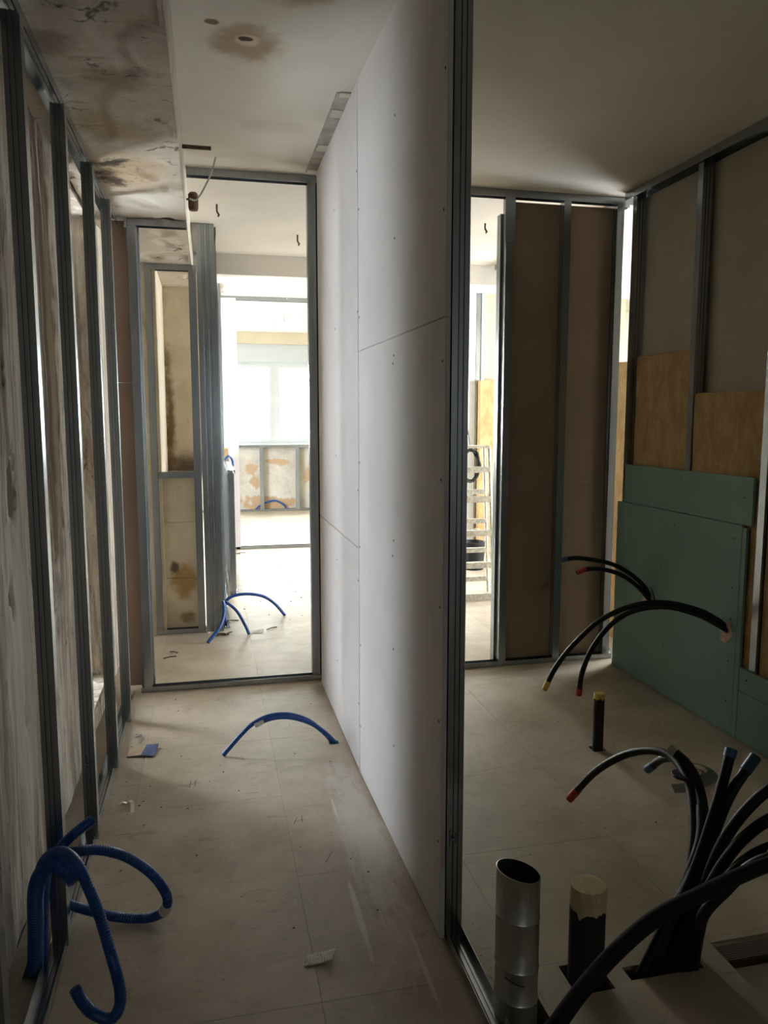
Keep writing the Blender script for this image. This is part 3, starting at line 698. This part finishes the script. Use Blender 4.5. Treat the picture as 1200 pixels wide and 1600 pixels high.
# ------------------------------------------------------------------ conduits and pipes
def conduit(pts, r, label, name='blue_conduit', mat='blue', cat='conduit', rib=.10, group=None, N=10, collar=None, caps=None, step=.0035, root=None):
    o = thing(name, label, cat, root or pts[0], group)
    path = spline(pts, step)
    MB().tube(path, r, N, True, True, rib).build('tube', mat, o, True)
    def sleeve(t0, t1, k, mt, nm):
        i0, i1 = int(t0*(len(path)-1)), max(int(t0*(len(path)-1))+2, int(t1*(len(path)-1)))
        q = path[i0:i1+1]
        if len(q) > 1: MB().tube(q, r*k, N).build(nm, mt, o, True)
    if mat == 'blue' and rib:
        e = path[-1]; t = (path[-1]-path[-3]).normalized(); MB().tube([e - t*.002, e + t*.0006], r*.72, N).build('bore_shade_disc', 'bore_shade', o)  # dark disc on the closed end stands for the shade inside the tube
    if collar: sleeve(collar[0], collar[1], 1.12, 'tape_grey', 'coupling')
    if caps: sleeve(caps[0], 1.0, 1.15, caps[1], 'end_cap')
    return o
A = [(-.494, 2.07, 0), (-.482, 2.06, .14), (-.464, 2.03, .275), (-.434, 1.99, .353), (-.39, 1.95, .39), (-.349, 1.91, .381), (-.317, 1.88, .326), (-.292, 1.86, .264), (-.264, 1.82, .187), (-.245, 1.80, .115), (-.245, 1.79, .069), (-.266, 1.78, .047), (-.304, 1.78, .070), (-.328, 1.785, .1), (-.343, 1.79, .133)]
B = [(-.478, 2.085, .0), (-.466, 2.075, .168), (-.449, 2.065, .278), (-.411, 2.055, .322), (-.364, 2.06, .324), (-.319, 2.08, .311), (-.264, 2.10, .277), (-.217, 2.12, .228), (-.177, 2.14, .168), (-.152, 2.16, .097), (-.161, 2.18, .045), (-.195, 2.19, .022), (-.241, 2.20, .017), (-.304, 2.215, .022), (-.375, 2.225, .045), (-.433, 2.24, .064), (-.476, 2.26, .082), (-.502, 2.28, .085)]
Cc = [(-.493, 2.095, 0), (-.478, 2.095, .175), (-.450, 2.085, .284), (-.418, 2.075, .329), (-.382, 2.08, .363), (-.333, 2.10, .390)]
D = [(-.488, 2.045, 0), (-.481, 2.045, .128), (-.473, 2.035, .243), (-.449, 2.005, .308), (-.416, 1.975, .346), (-.380, 1.945, .346), (-.354, 1.925, .321)]
conduit(A, .0145, 'blue corrugated conduit curling down to the floor nearest the camera on the left')
conduit(B, .0145, 'blue corrugated conduit making a wide ring with a grey coupling on the floor', collar=(.655, .69))
conduit(Cc, .0145, 'short blue conduit with open end pointing up right of the left cluster')
conduit(D, .021, 'thick blue conduit hooked over the left bottom track, cut end facing right')
conduit([(.520, 3.338, 0), (.468, 3.331, .061), (.401, 3.325, .121), (.314, 3.318, .158), (.228, 3.311, .160), (.154, 3.305, .131), (.10, 3.301, .084), (.026, 3.295, .006)], .0105, 'blue conduit arching over the corridor floor and touching down at its tip', rib=.06)
conduit([(.528, 3.330, 0), (.480, 3.322, .055), (.412, 3.316, .110), (.320, 3.310, .147), (.236, 3.305, .150), (.165, 3.300, .127)], .0105, 'shorter blue conduit of the corridor arch ending at a grey coupling', rib=.06, collar=(.90, 1.0))
conduit([(.060, 5.47, 0), (.057, 5.46, .138), (.050, 5.425, .203), (.070, 5.325, .205), (.071, 5.22, .160), (.038, 5.14, .085), (-.039, 5.07, .006)], .012, 'blue conduit bending left to the floor before the large grey post', rib=.05)
conduit([(.070, 5.49, 0), (.065, 5.48, .110), (.072, 5.42, .189), (.101, 5.36, .192), (.159, 5.30, .149), (.208, 5.25, .068), (.235, 5.21, .006)], .011, 'middle blue conduit drooping to the floor beside the large grey post', rib=.05)
conduit([(.085, 5.52, 0), (.075, 5.52, .100), (.090, 5.53, .167), (.147, 5.55, .201), (.253, 5.58, .203), (.366, 5.61, .171), (.452, 5.64, .102), (.525, 5.68, .004)], .012, 'longest blue conduit arching right from the large grey post across bright floor', rib=.05)
conduit([(.70, 12.44, .02), (.80, 12.44, .10), (1.0, 12.44, .165), (1.15, 12.44, .10), (1.21, 12.44, .02)], .014, 'blue conduit arc at the foot of the far window wall', rib=0, step=.02)
conduit([(2.05, 6.5, .01), (2.12, 6.55, .03), (2.25, 6.75, .09), (2.36, 7.05, .06)], .016, 'blue conduit lying on the floor behind the stepladder', rib=0, step=.02)
conduit([(.16, 8.1, 1.06), (.20, 8.15, 1.09), (.235, 8.25, 1.05), (.245, 8.3, .98)], .012, 'blue conduit end hanging over the low stud frame', rib=0, step=.02)

K = dict(name='black_pipe', mat='black', cat='pipe', rib=0, step=.012)
conduit([(2.365, 3.06, .485), (2.335, 3.062, .508), (2.293, 3.07, .541), (2.203, 3.09, .587), (2.061, 3.13, .619), (1.92, 3.17, .604), (1.78, 3.21, .535), (1.673, 3.25, .422), (1.592, 3.28, .302), (1.539, 3.30, .179)], .0125, 'black pipe with yellow end from the near hole in green board', caps=(.965, 'cap_yellow'), **K)
conduit([(2.36, 3.045, .473), (2.33, 3.048, .494), (2.28, 3.055, .524), (2.187, 3.07, .571), (2.048, 3.10, .607), (1.909, 3.14, .588), (1.813, 3.18, .516), (1.738, 3.21, .401), (1.70, 3.23, .279), (1.695, 3.25, .159)], .0125, 'black pipe with red end hanging from the near hole in green board', caps=(.965, 'cap_red'), **K)
conduit([(2.36, 3.705, .475), (2.34, 3.70, .494), (2.294, 3.70, .568), (2.22, 3.71, .633), (2.127, 3.72, .685), (2.018, 3.73, .715), (1.91, 3.74, .729), (1.826, 3.75, .720)], .0125, 'upper black pipe with blue end from the far hole in green board', caps=(.955, 'cap_blue'), **K)
conduit([(2.355, 3.69, .465), (2.335, 3.688, .482), (2.269, 3.69, .553), (2.197, 3.69, .610), (2.118, 3.70, .650), (2.022, 3.70, .672), (1.947, 3.70, .672), (1.896, 3.70, .657)], .0125, 'lower black pipe with red end from the far hole in green board', caps=(.92, 'cap_red'), **K)
o = tag(MB().tube([Vector((2.005, 3.118, .615)), Vector((1.975, 3.12, .70))], [.0035, .0012], 6).build('cable_tie', 'black'), 'thin black tie tail sticking up from the pipe pair by green board', 'cable tie')
P = {
 'P1': ([(1.205, 1.70, -.03), (1.239, 1.72, .105), (1.276, 1.76, .225), (1.335, 1.84, .307), (1.390, 1.95, .373), (1.415, 2.07, .398), (1.401, 2.17, .382), (1.367, 2.28, .321), (1.321, 2.39, .214), (1.275, 2.49, .067)], 'black pipe with red end arching left over the bathroom floor', (.955, 'cap_red')),
 'P2': ([(1.228, 1.705, -.03), (1.277, 1.74, .105), (1.337, 1.80, .212), (1.408, 1.90, .285), (1.473, 2.03, .347), (1.503, 2.16, .342), (1.512, 2.27, .297), (1.511, 2.36, .217)], 'black pipe with blue end drooping behind the bent bundle', (.955, 'cap_blue')),
 'P3': ([(1.250, 1.708, -.03), (1.296, 1.75, .095), (1.343, 1.80, .211), (1.385, 1.86, .289), (1.416, 1.93, .360), (1.420, 2.0, .408), (1.393, 2.06, .439)], 'black pipe leaning left with grey cut tip at top of the bundle', (.97, 'tape_grey')),
 'P4': ([(1.110, 1.695, -.03), (1.172, 1.685, .143), (1.230, 1.69, .256), (1.288, 1.71, .374), (1.342, 1.74, .471), (1.390, 1.77, .563)], 'tall straight black pipe with pale blue end rising from the bundle', (.97, 'cap_blue')),
 'P5': ([(1.150, 1.695, -.03), (1.206, 1.68, .137), (1.250, 1.69, .244), (1.295, 1.70, .360), (1.357, 1.72, .461), (1.445, 1.74, .549)], 'tall black pipe with dark blue taped end right of the straight one', (.93, 'cap_blue')),
 'P6': ([(1.180, 1.690, -.03), (1.207, 1.665, .151), (1.237, 1.65, .253), (1.271, 1.64, .361), (1.312, 1.62, .455), (1.376, 1.60, .532), (1.464, 1.58, .579)], 'black pipe of the bundle leaving the right edge, uppermost', None),
 'P7': ([(1.200, 1.688, -.03), (1.212, 1.655, .148), (1.230, 1.63, .248), (1.259, 1.61, .336), (1.296, 1.59, .409), (1.356, 1.57, .467), (1.453, 1.55, .501)], 'black pipe of the bundle leaving the right edge, second from top', None),
 'P8': ([(1.222, 1.688, -.03), (1.215, 1.64, .145), (1.217, 1.60, .234), (1.248, 1.58, .312), (1.284, 1.56, .371), (1.339, 1.54, .411), (1.427, 1.52, .432)], 'black pipe of the bundle leaving the right edge, third from top', None),
 'P9': ([(1.245, 1.690, -.03), (1.215, 1.63, .144), (1.192, 1.58, .234), (1.218, 1.54, .316), (1.262, 1.52, .381), (1.303, 1.50, .413), (1.318, 1.495, .418)], 'black pipe of the bundle with lime taped end at right edge', (.955, 'cap_lime')),
 'P10': ([(1.080, 1.695, -.03), (1.150, 1.685, .128), (1.216, 1.70, .215), (1.283, 1.74, .283), (1.33, 1.79, .34)], 'short black pipe on the left side of the bundle', None),
 'P11': ([(1.130, 1.70, -.03), (1.178, 1.70, .12), (1.228, 1.715, .22), (1.30, 1.76, .31), (1.35, 1.83, .37)], 'black pipe hidden in the middle of the bundle', None),
}
for k_, (pp, lab, cp) in P.items(): conduit(pp, .0145 if k_ not in ('P1', 'P2') else .0135, lab, caps=cp, **K)
tag(MB().lathe((1.395, 1.985, .385), [(.034, -.004), (.036, 0), (.034, .004)], 16).build('cable_tie', 'black'), 'black tie around the two bent pipes of the bundle', 'cable tie')
conduit([(.42, 1.12, .018), (.47, 1.15, .11), (.535, 1.20, .262), (.615, 1.22, .337), (.672, 1.24, .377), (.751, 1.26, .427), (.853, 1.28, .473), (.983, 1.31, .489), (1.082, 1.34, .491), (1.194, 1.37, .490), (1.322, 1.40, .472), (1.47, 1.43, .40), (1.58, 1.45, .24), (1.63, 1.46, .05), (1.64, 1.46, -.04)], .0165, 'thick black foam hose sweeping across the lower right foreground', name='black_hose', mat='black_foam', cat='hose', rib=0, step=.012)

# galvanised duct
du = thing('vent_duct', 'galvanised round metal duct standing open in the floor hole', 'duct', (.71, 1.64, 0))
def ring(c, r, z, dx=0, N=40): return [(c[0]+r*math.cos(2*math.pi*j/N), c[1]+r*math.sin(2*math.pi*j/N), z + dx*r*math.cos(2*math.pi*j/N)) for j in range(N)]
c = (.71, 1.64); R0 = .0535; rs = []
for z in (-.03, .05, .053, .056, .135, .138, .141, .262, .265, .268): rs.append(ring(c, R0 + (.0018 if z in (.053, .138, .265) else 0), z, -.12))
rs.append(ring(c, R0, .372, -.24)); rs.append(ring(c, R0+.0012, .375, -.24)); rs.append(ring(c, R0-.001, .376, -.24))
MB().rings(rs, False, False).build('duct_wall', 'duct', du, True)
MB().rings([ring(c, R0-.0015, .376, -.24), ring(c, R0-.0015, .05, 0), ring(c, R0-.0015, -.03, 0)], False, False).build('duct_inside', 'duct_inside', du, True)
m = MB(); ph = [ -2.5 + .9*i/10 for i in range(11)]
m.tube([Vector((c[0]+(R0+.001)*math.cos(a), c[1]+(R0+.001)*math.sin(a), .126 - .02*(a+2.5))) for a in ph], .0012, 5); m.build('crimp', 'void', du)
# sooty waste pipe with cream tape
wp = thing('waste_pipe', 'thick black waste pipe stub sealed with cream tape on top', 'pipe', (.937, 1.71, 0))
c2 = (.937, 1.71); R1 = .0465
MB().rings([ring(c2, R1, z) for z in (-.03, .08, .16, .245)]).build('pipe_body', 'soot', wp, True)
N = 40; lo = []
for j in range(N):
    a = 2*math.pi*j/N; d = .06 + .028*noise.noise(Vector((math.cos(a)*1.9, math.sin(a)*1.9, 5))) + .012*noise.noise(Vector((math.cos(a)*6, math.sin(a)*6, 2)))
    lo.append((c2[0]+(R1+.0012)*math.cos(a), c2[1]+(R1+.0012)*math.sin(a), .262-d))
rr = [lo, ring(c2, R1+.0012, .255, 0, N), ring(c2, R1-.001, .2635, 0, N)]
for k2 in (.8, .6, .4, .2, .02):
    rr.append([(c2[0]+R1*k2*math.cos(2*math.pi*j/N), c2[1]+R1*k2*math.sin(2*math.pi*j/N), .2645 + .0022*noise.noise(Vector((k2*3*math.cos(2*math.pi*j/N), k2*14*math.sin(2*math.pi*j/N), 1)))) for j in range(N)])
MB().rings(rr, False, True).build('tape_cap', 'cream', wp, True)
# small back pipe
sp = thing('waste_pipe', 'slim black pipe stub with yellow tape far on the bathroom floor', 'pipe', (1.668, 3.005, 0))
c3 = (1.668, 3.005)
MB().rings([ring(c3, .0235, z, 0, 24) for z in (-.03, .245)]).build('pipe_body', 'soot', sp, True)
lo = [(c3[0]+.0245*math.cos(2*math.pi*j/24), c3[1]+.0245*math.sin(2*math.pi*j/24), .258 - .022 - .012*noise.noise(Vector((math.cos(2*math.pi*j/24)*2, math.sin(2*math.pi*j/24)*2, 7)))) for j in range(24)]
MB().rings([lo, ring(c3, .0245, .256, 0, 24), ring(c3, .022, .260, 0, 24)], False, True).build('tape_cap', 'cap_yellow', sp, True)

# ------------------------------------------------------------------ litter
cd = thing('cardboard_scrap', 'folded cardboard scrap with blue printed half on the corridor floor', 'cardboard', (-.32, 3.41, 0))
m = MB(); m.add([(-.387, 3.378, .004), (-.325, 3.365, .012), (-.308, 3.462, .014), (-.382, 3.476, .003), (-.387, 3.378, .0005), (-.325, 3.365, .0085), (-.308, 3.462, .0105), (-.382, 3.476, .0005)], [(0, 1, 2, 3), (7, 6, 5, 4), (0, 4, 5, 1), (1, 5, 6, 2), (2, 6, 7, 3), (3, 7, 4, 0)]); m.build('card', 'card', cd)
m = MB(); m.add([(-.326, 3.362, .013), (-.272, 3.356, .005), (-.257, 3.462, .016), (-.308, 3.464, .015), (-.326, 3.362, .009), (-.272, 3.356, .0005), (-.257, 3.462, .011), (-.308, 3.464, .011)], [(0, 1, 2, 3), (7, 6, 5, 4), (0, 4, 5, 1), (1, 5, 6, 2), (2, 6, 7, 3), (3, 7, 4, 0)]); m.build('blue_flap', 'card_blue', cd)
def curl(pts, w, mat, name, label, cat, th=.0006):
    pth = spline(pts, .006); m = MB(); vs = []; fs = []
    for i, p in enumerate(pth):
        t = (pth[min(i+1, len(pth)-1)] - pth[max(i-1, 0)]).normalized(); sd = Vector((-t.y, t.x, 0)).normalized()*w/2
        vs += [p-sd, p+sd, p-sd+Vector((0, 0, th)), p+sd+Vector((0, 0, th))]
    for i in range(len(pth)-1):
        a = i*4; fs += [(a, a+1, a+5, a+4), (a+2, a+6, a+7, a+3), (a, a+4, a+6, a+2), (a+1, a+3, a+7, a+5)]
    fs += [(0, 2, 3, 1), (len(vs)-4, len(vs)-3, len(vs)-1, len(vs)-2)]
    return tag(m.add(vs, fs).build(name, mat, None, True), label, cat)
curl([(-.345, 2.955, .001), (-.332, 2.945, .014), (-.320, 2.915, .018), (-.318, 2.885, .006), (-.316, 2.872, .001)], .014, 'foil', 'foil_curl', 'shiny foil curl on the floor below the second left stud', 'foil')
curl([(-.372, 3.60, .002), (-.352, 3.605, .008), (-.343, 3.58, .012), (-.345, 3.52, .003)], .012, 'foil', 'foil_curl', 'shiny foil curl by the left track just beyond the cardboard scrap', 'foil')
curl([(-.372, 2.95, .001), (-.36, 2.955, .006), (-.345, 2.955, .001)], .012, 'foil', 'foil_curl', 'small pale shaving beside the left bottom track', 'foil')
pp = thing('paper_scrap', 'crumpled white printed paper scrap on the near corridor floor', 'paper', (.26, 1.93, 0))
m = MB(); nu, nv = 12, 8; vs, fs = [], []
for j in range(nv+1):
    for i in range(nu+1):
        u, w_ = i/nu, j/nv; a = Vector((.213, 1.911, 0)).lerp(Vector((.288, 1.908, 0)), u); b2 = Vector((.226, 1.955, 0)).lerp(Vector((.308, 1.950, 0)), u)
        p = a.lerp(b2, w_); p.z = .003 + .010*u*u + .006*abs(noise.noise(Vector((u*3, w_*3, 1)))); vs.append(p)
for j in range(nv):
    for i in range(nu): a = j*(nu+1)+i; fs.append((a, a+1, a+nu+2, a+nu+1))
m.add(vs, fs); q = m.build('sheet', 'paper', pp, True); md = q.modifiers.new('thick', 'SOLIDIFY'); md.thickness = .0006
# bent metal hanger on the bathroom floor
bh = thing('metal_bracket', 'bent grey metal strap lying behind the bent black pipes', 'bracket', (1.9, 2.62, 0))
def strap(pts, w):
    pth = spline(pts, .01); vs = []; fs = []
    for i, p in enumerate(pth):
        t = (pth[min(i+1, len(pth)-1)] - pth[max(i-1, 0)]).normalized(); sd = Vector((-t.y, t.x, .35)).normalized()*w/2; up = Vector((0, 0, .002))
        vs += [p-sd, p+sd, p+sd+up, p-sd+up]
    for i in range(len(pth)-1):
        a = i*4
        for k in range(4): fs.append((a+k, a+(k+1) % 4, a+4+(k+1) % 4, a+4+k))
    fs += [(3, 2, 1, 0), tuple(len(vs)-4+k for k in range(4))]
    return MB().add(vs, fs)
strap([(1.765, 2.575, .010), (1.83, 2.563, .014), (1.92, 2.595, .014), (2.0, 2.64, .016)], .045).build('strap', 'steel', bh)
strap([(2.0, 2.64, .014), (1.995, 2.70, .022), (1.93, 2.745, .030), (1.84, 2.79, .05)], .040).build('strap', 'steel', bh)
strap([(1.90, 2.60, .02), (1.955, 2.655, .024), (1.90, 2.70, .034)], .012).build('strap', 'steel', bh)
# crumbs of debris
m = MB()
def crumb(x, y, s):
    bm = bmesh.new(); bmesh.ops.create_icosphere(bm, subdivisions=1, radius=s)
    k = len(m.v)
    for v_ in bm.verts:
        q = v_.co * (1 + .35*random.uniform(-1, 1)); m.v.append((x+q.x*1.3, y+q.y, max(.0, s*.5+q.z*.6)))
    for f_ in bm.faces: m.f.append(tuple(k+v_.index for v_ in f_.verts))
    bm.free()
for i in range(46): crumb(random.uniform(-.38, .5), random.uniform(1.8, 4.1), random.uniform(.001, .0032))
for i in range(26): crumb(random.uniform(-.38, -.25), random.uniform(2.3, 3.7), random.uniform(.001, .004))
for i in range(30): crumb(random.uniform(.75, 2.2), random.uniform(1.9, 4.0), random.uniform(.001, .003))
for i in range(40): crumb(random.uniform(.15, 1.1), random.uniform(5.0, 8.5), random.uniform(.002, .006))
for i in range(24): crumb(random.uniform(.68, .72), random.uniform(1.75, 2.4), random.uniform(.001, .003))
tag(m.build('floor_debris', 'crumb'), 'dark crumbs of debris scattered over the floor', 'debris')['kind'] = 'stuff'
m = MB()
for (x, y, l, a) in ((.03, 5.24, .10, .3), (.06, 5.26, .09, -.4), (.10, 5.27, .08, .9), (.04, 5.22, .08, .1), (.12, 5.60, .12, .1), (-.25, 4.9, .06, -.6), (.40, 5.33, .09, .6), (-.27, 4.80, .08, .4), (.24, 8.45, .14, .1), (.32, 8.5, .1, .3), (.9, 2.9, .03, .3), (.99, 3.0, .02, 1.0)):
    m.tube([Vector((x-math.cos(a)*l/2, y-math.sin(a)*l/2, .004)), Vector((x, y, .009)), Vector((x+math.cos(a)*l/2, y+math.sin(a)*l/2, .004))], .004, 5)
tag(m.build('cable_clippings', 'crumb'), 'dark clippings and offcuts strewn near the large grey post', 'debris')['kind'] = 'stuff'
tag(MB().add([(.235, 5.24, .001), (.335, 5.235, .006), (.345, 5.29, .018), (.25, 5.30, .004), (.235, 5.24, .0004), (.335, 5.235, .005), (.345, 5.29, .017), (.25, 5.30, .003)], [(0, 1, 2, 3), (7, 6, 5, 4), (0, 4, 5, 1), (1, 5, 6, 2), (2, 6, 7, 3), (3, 7, 4, 0)]).build('paper_scrap', 'paper'), 'grey paper scrap beside the middle conduit tip in the bright room', 'paper')

# ------------------------------------------------------------------ ceiling bits
def hook(x, y, z, l, label, mat='rust', r=.006):
    m = MB(); m.tube(spline([(x, y, z+.005), (x, y, z-l*.6), (x+.012, y, z-l*.85), (x+.004, y, z-l)], .01), r, 6)
    tag(m.build('ceiling_hook', mat), label, 'hook')
hook(.085, 4.86, ZC, .07, 'dark ceiling hook nearest the rusty stubs beyond the doorway')
hook(.64, 5.52, ZC, .07, 'dark ceiling hook above the right side of the bright doorway')
hook(1.80, 4.93, ZC, .06, 'dark ceiling hook seen through the bathroom slit')
hook(.84, 8.35, 2.81, .08, 'small hook on the white ceiling before the farthest opening', 'wire')
hook(.99, 10.2, 2.81, .09, 'small hook on the far white ceiling, nearer one', 'wire')
hook(.93, 10.9, 2.81, .09, 'small hook on the far white ceiling, beyond the nearer one', 'wire')
tag(MB().tube([Vector((-.085, 3.65, 2.66)), Vector((.045, 3.65, 2.66))], .009, 8).build('pipe_stub', 'rust'), 'rusty iron stub sticking out of the beam above the door frame', 'pipe stub')
tag(MB().lathe((-.045, 4.30, 2.60), [(.022, -.045), (.026, -.03), (.026, .035), (.018, .045)], 14).build('pipe_stub', 'rust'), 'rusty iron socket hanging beside the beam behind the door frame', 'pipe stub')
o = bpy.data.objects['pipe_stub.001']
tag(MB().tube(spline([(.07, 4.0, 2.735), (.045, 4.02, 2.66), (.0, 4.05, 2.58), (-.03, 4.06, 2.545), (-.06, 4.06, 2.55)]), .005, 6).build('wire', 'wire'), 'thin grey wire hanging from the ceiling beside the beam', 'wire')
tag(MB().tube([Vector((-.09, 4.28, 2.605)), Vector((-.02, 4.28, 2.605))], .006, 6).build('iron_pin', 'rust'), 'small iron pin holding the rusty socket to the beam', 'pin')

# ------------------------------------------------------------------ outdoors beyond the window
struct(box('ground', 'ground', -30, 40, 12.9, 60, -3.2, -3.0))
tr_ = thing('tree', 'green tree outside the far window on its right side', 'tree', (3.4, 24, -3))
MB().tube([Vector((3.4, 24, -3)), Vector((3.4, 24, 1)), Vector((3.5, 24, 4))], [.22, .16, .08], 10).build('trunk', 'bark', tr_, True)
m = MB()
for i in range(2600):
    while True:
        p = Vector((random.uniform(-1, 1), random.uniform(-1, 1), random.uniform(-1, 1)))
        if p.length < 1 and p.length > .3: break
    q = Vector((3.4, 24, 3.3)) + Vector((p.x*2.1, p.y*1.8, p.z*2.0)); a = Vector((random.uniform(-1, 1), random.uniform(-1, 1), random.uniform(-1, 1))).normalized(); b2 = a.orthogonal().normalized()
    c_ = a.cross(b2); s_ = random.uniform(.10, .2); m.add([q-b2*s_, q+c_*s_*.5, q+b2*s_, q-c_*s_*.5], [(0, 1, 2, 3)])
m.build('foliage', 'leaf', tr_)['kind'] = 'stuff'

# repeats share a group
GROUPS = {'stud_frame': 'galvanised stud frames', 'door_frame': 'galvanised door frames', 'insulation_batt': 'tan insulation batts', 'blue_conduit': 'blue electrical conduits', 'black_pipe': 'black insulated pipes', 'waste_pipe': 'black waste pipe stubs', 'ceiling_hook': 'ceiling hooks', 'pipe_stub': 'rusty iron stubs by the beam', 'foil_curl': 'foil curls on the floor', 'paper_scrap': 'paper scraps on the floor', 'cable_tie': 'black cable ties'}
for o in SC.objects:
    k = o.name.split('.')[0]
    if o.parent is None and k in GROUPS: o['group'] = GROUPS[k]
